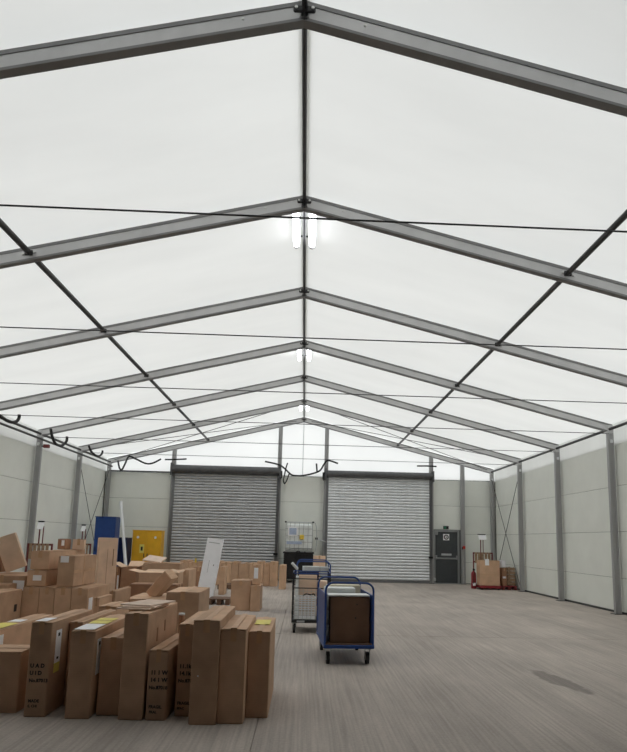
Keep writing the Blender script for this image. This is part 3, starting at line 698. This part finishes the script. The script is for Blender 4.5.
# red pallet alongside with a slatted wooden crate and bundle
xr = ony(509, 588, 22.0).x
t = thing('red_pallet', 'low dark red pallet right of the red stillage', 'pallet', (xr-.11, 22.05, 0))
for k in range(4): MB().rbox(-.26, .26, -.45+k*.235, -.28+k*.235, .10, .13, .004).build('deck_board', 'red', t)
for xx in (-.26, -.05, .16): MB().rbox(xx, xx+.1, -.45, .43, 0, .10, .004).build('runner', 'darkred', t)
t = thing('wooden_crate', 'slatted wooden crate standing on the dark red pallet', 'crate', (xr+.02, 22.05, .13))
for k in range(5):
    z = .02+k*.125
    MB().rbox(-.13, .13, -.27, -.25, z, z+.095, .003).build('slat', 'wood', t); MB().rbox(-.13, .13, .25, .27, z, z+.095, .003).build('slat', 'wood', t)
    for s in (-1, 1): MB().rbox(s*.12-.01, s*.12+.01, -.25, .25, z, z+.095, .003).build('slat', 'wood', t)
for xx in (-.11, .09):
    for yy in (-.25, .23): MB().rbox(xx, xx+.02, yy, yy+.02, 0, .64, .002).build('corner_post', 'wood', t)
carton('dark wrapped bundle between the tall carton and wooden crate', xr-.24, 21.95, .13, .17, .35, .60, 6, mat='card_dark', group='cartons by the right wall', labels=[('front', .02, .13, .25, .32, 'paper', 'shipping_label')])
carton('pale wrapped bundle on top of the dark bundle', xr-.24, 21.95, .755, .15, .3, .24, 0, mat='white_board', tape=False, group='cartons by the right wall', name='wrapped_bundle', tag_cat='bundle')
p = ony(473.7, 585, 22.0)
t = thing('fire_extinguisher', 'red fire extinguisher on the floor left of the stillage', 'fire extinguisher', (p.x, 22.0, 0))
cyl = MB(); prf = [(.0, 0), (.085, 0), (.088, .03), (.088, .50), (.07, .56), (.035, .59), (.03, .62), (0, .62)]
n = 16
for (r0, z0), (r1, z1) in zip(prf, prf[1:]):
    for k in range(n):
        a0, a1 = 2*math.pi*k/n, 2*math.pi*(k+1)/n
        cyl.add([(r0*math.cos(a0), r0*math.sin(a0), z0), (r0*math.cos(a1), r0*math.sin(a1), z0), (r1*math.cos(a1), r1*math.sin(a1), z1), (r1*math.cos(a0), r1*math.sin(a0), z1)], [(0, 1, 2, 3)])
cyl.build('cylinder', 'red', t, smooth=False)
MB().rbox(-.03, .05, -.02, .02, .62, .68, .005).build('valve', 'black', t); MB().path(smooth_pts([(0, -.03, .64), (0, -.10, .60), (-.02, -.125, .40), (-.03, -.105, .18)]), .012).build('hose', 'rubber', t)
MB().rbox(-.05, .05, -.095, -.08, .10, .2, .004).build('label_patch', 'paper', t)

# ------------------------------------------------------------------ liquid container on a black bin
Yi = 22.9; xl_, xr_ = ony(282.3, 570, Yi).x, ony(313.8, 570, Yi).x; zb = ony(298, 552, Yi).z; zi = ony(298, 522, Yi).z
wi = xr_-xl_; xc = (xl_+xr_)/2
t = thing('bulk_bin', 'black plastic bulk bin under the caged tank between the shutters', 'bin', (xc, Yi+.5, 0))
MB().rbox(-wi/2+.03, wi/2-.03, -.47, .47, .13, zb-.06, .02).build('body', 'black', t); MB().rbox(-wi/2, wi/2, -.5, .5, zb-.06, zb, .015).build('rim', 'black', t)
for k in range(5):
    x = -wi/2+.1+k*(wi-.24)/4; MB().rbox(x, x+.05, -.495, -.47, .16, zb-.07, .006).build('rib', 'black', t)
for xx in (-wi/2+.04, -.06, wi/2-.16): MB().rbox(xx, xx+.12, -.47, .47, 0, .13, .01).build('skid', 'black', t)
wc = wi*.88; hi = zi-zb
t = thing('caged_tank', 'white plastic liquid tank in a galvanised cage on the black bin', 'tank', (xc, Yi+.5, zb))
tk = MB().rbox(-wc/2+.03, wc/2-.03, -.44, .44, .10, hi-.06, .06).build('tank', 'tank', t)
MB().rbox(-wc/2, wc/2, -.47, .47, 0, .07, .01).build('base_pan', 'galv', t)
for k in range(7):
    x = -wc/2+.012+k*(wc-.024)/6
    for yy in (-.47, .47): MB().tube((x, yy, .06), (x, yy, hi), .010, 6).build('cage_bar', 'galv', t)
for z in (.12, .36, .60, .84, hi):
    if z > hi: continue
    for yy in (-.47, .47): MB().tube((-wc/2, yy, z), (wc/2, yy, z), .011, 6).build('cage_rail', 'galv', t)
    for s in (-1, 1): MB().tube((s*wc/2, -.47, z), (s*wc/2, .47, z), .011, 6).build('cage_rail', 'galv', t)
for s in (-1, 1): MB().rbox(s*wc/2-.03, s*wc/2+.03, -.50, -.44, hi-.03, hi+.03, .008).build('corner_cap', 'black', t)
MB().box(-.40, -.06, -.492, -.482, .58, .90).build('tank_label', 'paper', t)
l = MB().box(-.36, -.10, -.496, -.492, .62, .86).build('label_print', 'blue_ink', t)
MB().box(-.45, .10, -.492, -.482, .28, .38).build('tank_label', 'blue_ink', t)
MB().rbox(.02, .18, -.50, -.44, .45, .62, .02).build('yellow_cap', 'amber', t)
MB().path(smooth_pts([(wc/2-.05, -.3, hi+.02), (wc/2+.08, -.32, hi-.03), (wc/2+.14, -.34, hi-.3), (wc/2+.14, -.34, hi-.8), (wc/2+.10, -.34, .02)]), .014).build('hose', 'galv', t)
bk = thing('tangled_straps', 'black straps heaped on the front rim of the black bin', 'straps', (xc, Yi+.2, zb+.0))
MB().path(smooth_pts([(-.16, -.219, -.28), (-.12, -.22, -.05), (-.05, -.205, .018), (.03, -.205, .02), (.09, -.22, -.06), (.12, -.219, -.16), (.17, -.22, -.05), (.24, -.205, .018)]), .018).build('strap', 'black', bk)
p = ony(313.6, 556, 21.7); q = ony(325.5, 556, 21.7)
carton('pale carton standing beside the black bin behind the trolleys', p.x, 21.7, 0, q.x-p.x, .45, (p.z+q.z)/2, 0, mat='card_light', pos='corner', group='cartons behind the trolleys')

# ------------------------------------------------------------------ trolleys
def wheel(t, x, y, r=.075):
    w = MB().tube((x-.02, y, r), (x+.02, y, r), r, 18).build('wheel', 'rubber', t)
    MB().tube((x-.024, y, r), (x+.024, y, r), r*.45, 12).build('hub', 'galv', w)
    f = MB(); f.box(x-.034, x-.026, y-.025, y+.025, r*.7, r*2+.03); f.box(x+.026, x+.034, y-.025, y+.025, r*.7, r*2+.03); f.box(x-.045, x+.045, y-.05, y+.05, r*2+.03, r*2+.045)
    f.build('caster_fork', 'galv', w)
def u_frame(t, w, y, z0, z1, r=.0135, mat='blue', name='end_frame'):
    c = .10; pts = [(-w/2, y, z0)]
    for k in range(7):
        a = math.pi-k*math.pi/12; pts.append((-w/2+c+c*math.cos(a), y, z1-c+c*math.sin(a)))
    for k in range(7):
        a = math.pi/2-k*math.pi/12; pts.append((w/2-c+c*math.cos(a), y, z1-c+c*math.sin(a)))
    pts.append((w/2, y, z0)); return MB().path(pts, r, 8).build(name, mat, t)
def trolley(label, x, y, rz, w=.65, d=1.25, h=1.03, zp=.205, panels=True):
    t = thing('platform_trolley', label, 'trolley', (x, y, 0), math.radians(rz), 'blue platform trolleys')
    MB().rbox(-w/2, w/2, -d/2, d/2, zp, zp+.045, .006).build('platform', 'blue', t)
    MB().box(-w/2+.02, w/2-.02, -d/2+.02, d/2-.02, zp+.045, zp+.052).build('deck', 'ply', t)
    for s in (-1, 1):
        for yy in (-d/2+.14, d/2-.14): wheel(t, s*(w/2-.07), yy)
        u_frame(t, w-.03, s*(d/2-.02), zp+.02, h)
        if panels:
            MB().rbox(s*(w/2-.022)-.009, s*(w/2-.022)+.009, -d/2+.02, d/2-.02, zp+.05, h-.15, .003).build('side_panel', 'blue', t)
    for yy in (-d/2+.02, ): MB().rbox(-w/2+.03, w/2-.03, yy-.014, yy+.014, zp+.046, zp+.065, .003).build('end_lip', 'ply', t)
    return t
pa, pb_ = onz(322, 664), onz(371, 665)
YT = 8.05; xt = (ony(322, 645, YT).x+ony(373.2, 645, YT).x)/2; wt = ony(373.2, 645, YT).x-ony(322, 645, YT).x
RZT = 3.0
T1 = trolley('blue platform trolley with curved end frames, nearest one in the aisle', xt-.015, YT+.64, RZT, wt, 1.27, ony(348, 583, YT).z)
def on_t(t, lx, ly, lz=0): 
    r = t.rotation_euler.z; return Vector((t.location.x+lx*math.cos(r)-ly*math.sin(r), t.location.y+lx*math.sin(r)+ly*math.cos(r), lz))
q = on_t(T1, .02, -.40, .26)
carton('dark brown carton standing on the nearest blue trolley', q.x, q.y, q.z, .51, .26, ony(350, 597, 8.18).z-.26, RZT, mat='card_black', tape=False, group='goods on the nearest trolley', labels=[('front', .32, .335, .30, .32, 'ink', 'mark'), ('front', .335, .35, .47, .485, 'ink', 'mark')])
o = MB().rbox(-.27, .26, -.14, .15, 0, .02, .005).build('foam_board', 'foam'); o.location = on_t(T1, .01, -.40, ony(350, 597, 8.18).z+.008); o.rotation_euler = (0, 0, math.radians(RZT)); tag(o, 'thin white foam board lying on the dark brown carton', 'foam board')
q = on_t(T1, -.07, -.02, .26)
carton('white wrapped package behind the dark carton on nearest trolley', q.x, q.y, q.z, .40, .34, ony(338, 588, 8.55).z-.26, RZT, mat='foam', tape=False, group='goods on the nearest trolley', name='wrapped_package', tag_cat='package')
q = on_t(T1, .02, .34, .26)
carton('cream paper package at the far end of the nearest trolley', q.x, q.y, q.z, .48, .22, ony(345, 585, 9.0).z-.26, RZT, mat='cream', tape=False, group='goods on the nearest trolley', name='wrapped_package', tag_cat='package')
q = on_t(T1, -.262, -.38, .26)
for k, (hh, lab) in enumerate(((.20, 'lower small white bottle pack beside the dark carton on trolley'), (.16, 'upper small white bottle pack beside the dark carton on trolley'))):
    carton(lab, q.x, q.y+.05*k, q.z+k*.21, .04, .12, hh, RZT, mat='foam', tape=False, group='goods on the nearest trolley', name='small_package', tag_cat='package')

# wire cage trolley behind
YC = 10.7; xa, xb = ony(291.3, 620, YC).x, ony(330, 620, YC).x; wc2 = xb-xa; xm = (xa+xb)/2
T2 = thing('cage_trolley', 'wire cage trolley on a dark base behind the nearest trolley', 'trolley', (xm, YC+.42, 0)); dC = .84; hC = ony(310, 573, YC).z; zc = .17
MB().rbox(-wc2/2, wc2/2, -dC/2, dC/2, zc, zc+.05, .008).build('base', 'black', T2)
MB().box(-wc2/2+.09, -wc2/2+.22, -dC/2-.004, -dC/2, zc+.01, zc+.04).build('base_label', 'grey', T2)
for s in (-1, 1):
    for yy in (-dC/2+.08, dC/2-.08): wheel(T2, s*(wc2/2-.05), yy, .065)
    for yy in (-dC/2+.012, dC/2-.012): MB().tube((s*(wc2/2-.012), yy, zc+.05), (s*(wc2/2-.012), yy, hC), .013, 8).build('upright', 'black', T2)
    for z in (.45, .72, hC): MB().tube((s*(wc2/2-.012), -dC/2+.012, z), (s*(wc2/2-.012), dC/2-.012, z), .009, 6).build('side_rail', 'blue' if z == hC else 'black', T2)
for z in (.74, hC-.01, hC-.10):
    for yy in (-dC/2+.012, dC/2-.012): MB().tube((-wc2/2+.012, yy, z), (wc2/2-.012, yy, z), .009, 6).build('cross_rail', 'blue' if z > .9 else 'black', T2)
for k in range(9):
    x = -wc2/2+.05+k*(wc2-.10)/8; MB().tube((x, -dC/2+.012, zc+.05), (x, -dC/2+.012, .74), .003, 5).build('wire', 'galv', T2)
for k in range(6):
    z = .29+k*.08; MB().tube((-wc2/2+.02, -dC/2+.012, z), (wc2/2-.02, -dC/2+.012, z), .003, 5).build('wire', 'galv', T2)
def crate(label, x, y, z, w, d, h):
    t = thing('plastic_crate', label, 'crate', (x, y, z), 0, 'white plastic crates')
    MB().rbox(-w/2, w/2, -d/2, d/2, 0, .02, .004).build('base', 'crate', t)
    n = 6; rows = 4
    for yy in (-d/2, d/2-.01):
        fr_ = MB()
        for k in range(n+1):
            x_ = -w/2+k*(w-.014)/n; fr_.box(x_, x_+.014, yy, yy+.01, .02, h-.02)
        for k in range(rows):
            z_ = .03+k*(h-.05)/rows; fr_.box(-w/2, w/2, yy+.001, yy+.009, z_, z_+.02)
        fr_.build('end_lattice', 'crate', t)
    sd = MB()
    for s in (-1, 1):
        x_ = s*(w/2-.005); sd.box(x_-.005, x_+.005, -d/2+.01, d/2-.01, .02, h-.02)
    sd.build('side', 'crate', t)
    rm = MB(); rm.box(-w/2-.008, w/2+.008, -d/2-.008, -d/2+.012, h-.025, h); rm.box(-w/2-.008, w/2+.008, d/2-.012, d/2+.008, h-.025, h); rm.box(-w/2-.008, -w/2+.012, -d/2+.012, d/2-.012, h-.025, h); rm.box(w/2-.012, w/2+.008, -d/2+.012, d/2-.012, h-.025, h)
    rm.build('rim', 'crate', t); return t
bx_ = T2.location.x; by_ = T2.location.y
crate('white lattice crate low in the wire cage trolley', bx_-.10, by_-.17, .225, .36, .42, .36)
carton('pinkish upright carton in the wire cage trolley', bx_-.06, by_+.18, .225, .32, .18, .70, 0, mat='pink', tape=False, group='goods in the cage trolley', labels=[('front', .04, .28, .30, .305, 'paper', 'strap')])
carton('white foam slab at the left of the wire cage trolley', bx_-wc2/2+.075, by_+.12, .225, .05, .34, .68, 0, mat='foam', tape=False, group='goods in the cage trolley', name='foam_slab', tag_cat='foam')
carton('cream carton at the right of the wire cage trolley', bx_+.19, by_-.1, .225, .16, .34, .62, 0, mat='pink', tape=False, group='goods in the cage trolley')
o = MB().path(smooth_pts([(-.08, 0, 0), (-.02, -.03, .03), (.05, .0, .015), (.10, -.02, .03), (.13, .01, 0)]), .012).build('black_cable', 'black'); o.location = (bx_-.06, by_-.20, .60); tag(o, 'black cable lying over the white lattice crate', 'cable')

# farther blue trolley
YD = 13.2; xa, xb = ony(295, 600, YD).x, ony(330.5, 600, YD).x
T3 = trolley('blue trolley loaded with blue and white goods, farthest one', (xa+xb)/2, YD+.6, 0, xb-xa, 1.2, ony(312, 561.5, YD).z, .20)
hx = on_t(T3, 0, -.30)
zT = ony(312, 574, YD).z
carton('blue plastic tote on the farthest trolley', hx.x-.09, hx.y, .26, .42, .4, zT-.22, 0, mat='navy', tape=False, group='goods on the farthest trolley', name='tote', tag_cat='tote')
carton('white package on the blue tote of the farthest trolley', hx.x-.05, hx.y+.05, zT+.045, .34, .25, .10, 8, mat='foam', tape=False, group='goods on the farthest trolley', name='wrapped_package', tag_cat='package')
carton('grey crumpled package at the right of the farthest trolley', hx.x+.23, hx.y-.02, .26, .18, .4, zT-.12, 0, mat='grey', tape=False, group='goods on the farthest trolley', name='wrapped_package', tag_cat='package')
p = ony(292, 563, YD-.1); q = ony(296.5, 569, YD-.05)
t = thing('push_handle', 'pale handle sticking up at the left of the farthest trolley', 'handle', (q.x+.02, YD-.05, 0))
MB().tube((0, 0, 0), (0, 0, q.z), .014, 8).build('stem', 'galv', t); MB().tube((0, 0, q.z), (p.x-q.x-.02, -.05, p.z), .03, 10).build('grip', 'pvc', t)

# ------------------------------------------------------------------ black cables at the eaves and over the shutters
def cable(label, pts, r=.04):
    o = MB().path(smooth_pts(pts), r, 7).build('hanging_cable', 'rubber'); tag(o, label, 'cable', 'black cables hung along the frame')
def eave_px(seq, X): # pixel points carried by the plane of the left eave
    out = []
    for (x, y) in seq:
        d = ray(x, y); out.append(CAM+d*((X-CAM.x)/d.x))
    return out
cable('black cable looped at the left eave, nearest loop', eave_px([(-12, 407), (0, 416), (7, 420.5), (13, 422.3), (17, 421), (19, 418), (19.3, 414.5)], -7.1))
cable('black cable looped at the left eave, second loop', eave_px([(50.7, 429), (52, 436), (55, 443), (59, 445.5), (63, 445), (66.5, 441), (67, 436.5)], -7.1))
cable('black cable looped at the left eave, farthest loop', eave_px([(89, 446), (91, 451), (95, 455), (99, 456), (102, 453.5), (102.5, 450.5)], -7.15), .036)
cable('black cable swinging along the far wall left of the shutter', [ony(x, y, Y7-(.25 if x > 119 else .04)) for x, y in ((118, 461), (119.5, 468), (122, 469.5), (125, 464), (129, 456.5), (136, 459), (146, 463.5), (153, 463), (161, 459))], .034)
cable('short black cable arm above the left shutter left end', [ony(x, y, Y7-.3) for x, y in ((165, 459.5), (174, 459.5), (186.5, 459))], .03)
cable('black cable sagging between the two shutters', [ony(x, y, Y7-.3) for x, y in ((265, 461.5), (278, 464.5), (284, 468), (291, 474.5), (297, 475.8), (304, 475.4), (313, 473.5), (320, 470.5), (324, 464.5), (328, 460.5), (338, 463.5))], .034)
cable('black hook of cable beside the left shutter', [ony(x, y, Y7-.32) for x, y in ((287.6, 463), (286, 468), (284.5, 475), (283.5, 480), (284.5, 483.5), (287, 480), (289, 474))], .026)
cable('short black stub above the sagging cable', [ony(x, y, Y7-.3) for x, y in ((316.5, 463.5), (316.8, 468), (317, 472))], .032)
cable('short black cable arm above the right shutter right end', [ony(x, y, Y7-.3) for x, y in ((417, 466), (427, 466), (436.5, 466.5))], .03)
for (x, y), lab in (((281, 474.5), 'black motor box at the top right of the left shutter'), ((323.8, 476), 'black motor box at top left of the right shutter')):
    c = ony(x, y, Y7-.25); t = thing('motor_box', lab, 'motor', c, group='shutter motors')
    MB().rbox(-.05, .05, -.06, .06, -.14, .14, .01).build('housing', 'black', t); MB().tube((0, 0, -.14), (0, 0, -.18), .02, 8).build('cable_gland', 'rubber', t)
c = ony(46.5, 446, FY[5]-.05)
t = thing('junction_box', 'small dark red junction box on the left column near the eave', 'box', (c.x, FY[5], c.z)); MB().rbox(-.10, .06, -.05, .05, -.05, .05, .008).build('housing', 'darkred', t); MB().tube((-.2, 0, 0), (-.10, 0, 0), .02, 8).build('mounting_arm', 'alu_dark', t)
for o in bpy.data.objects:
    if '_s' in o: del o['_s']
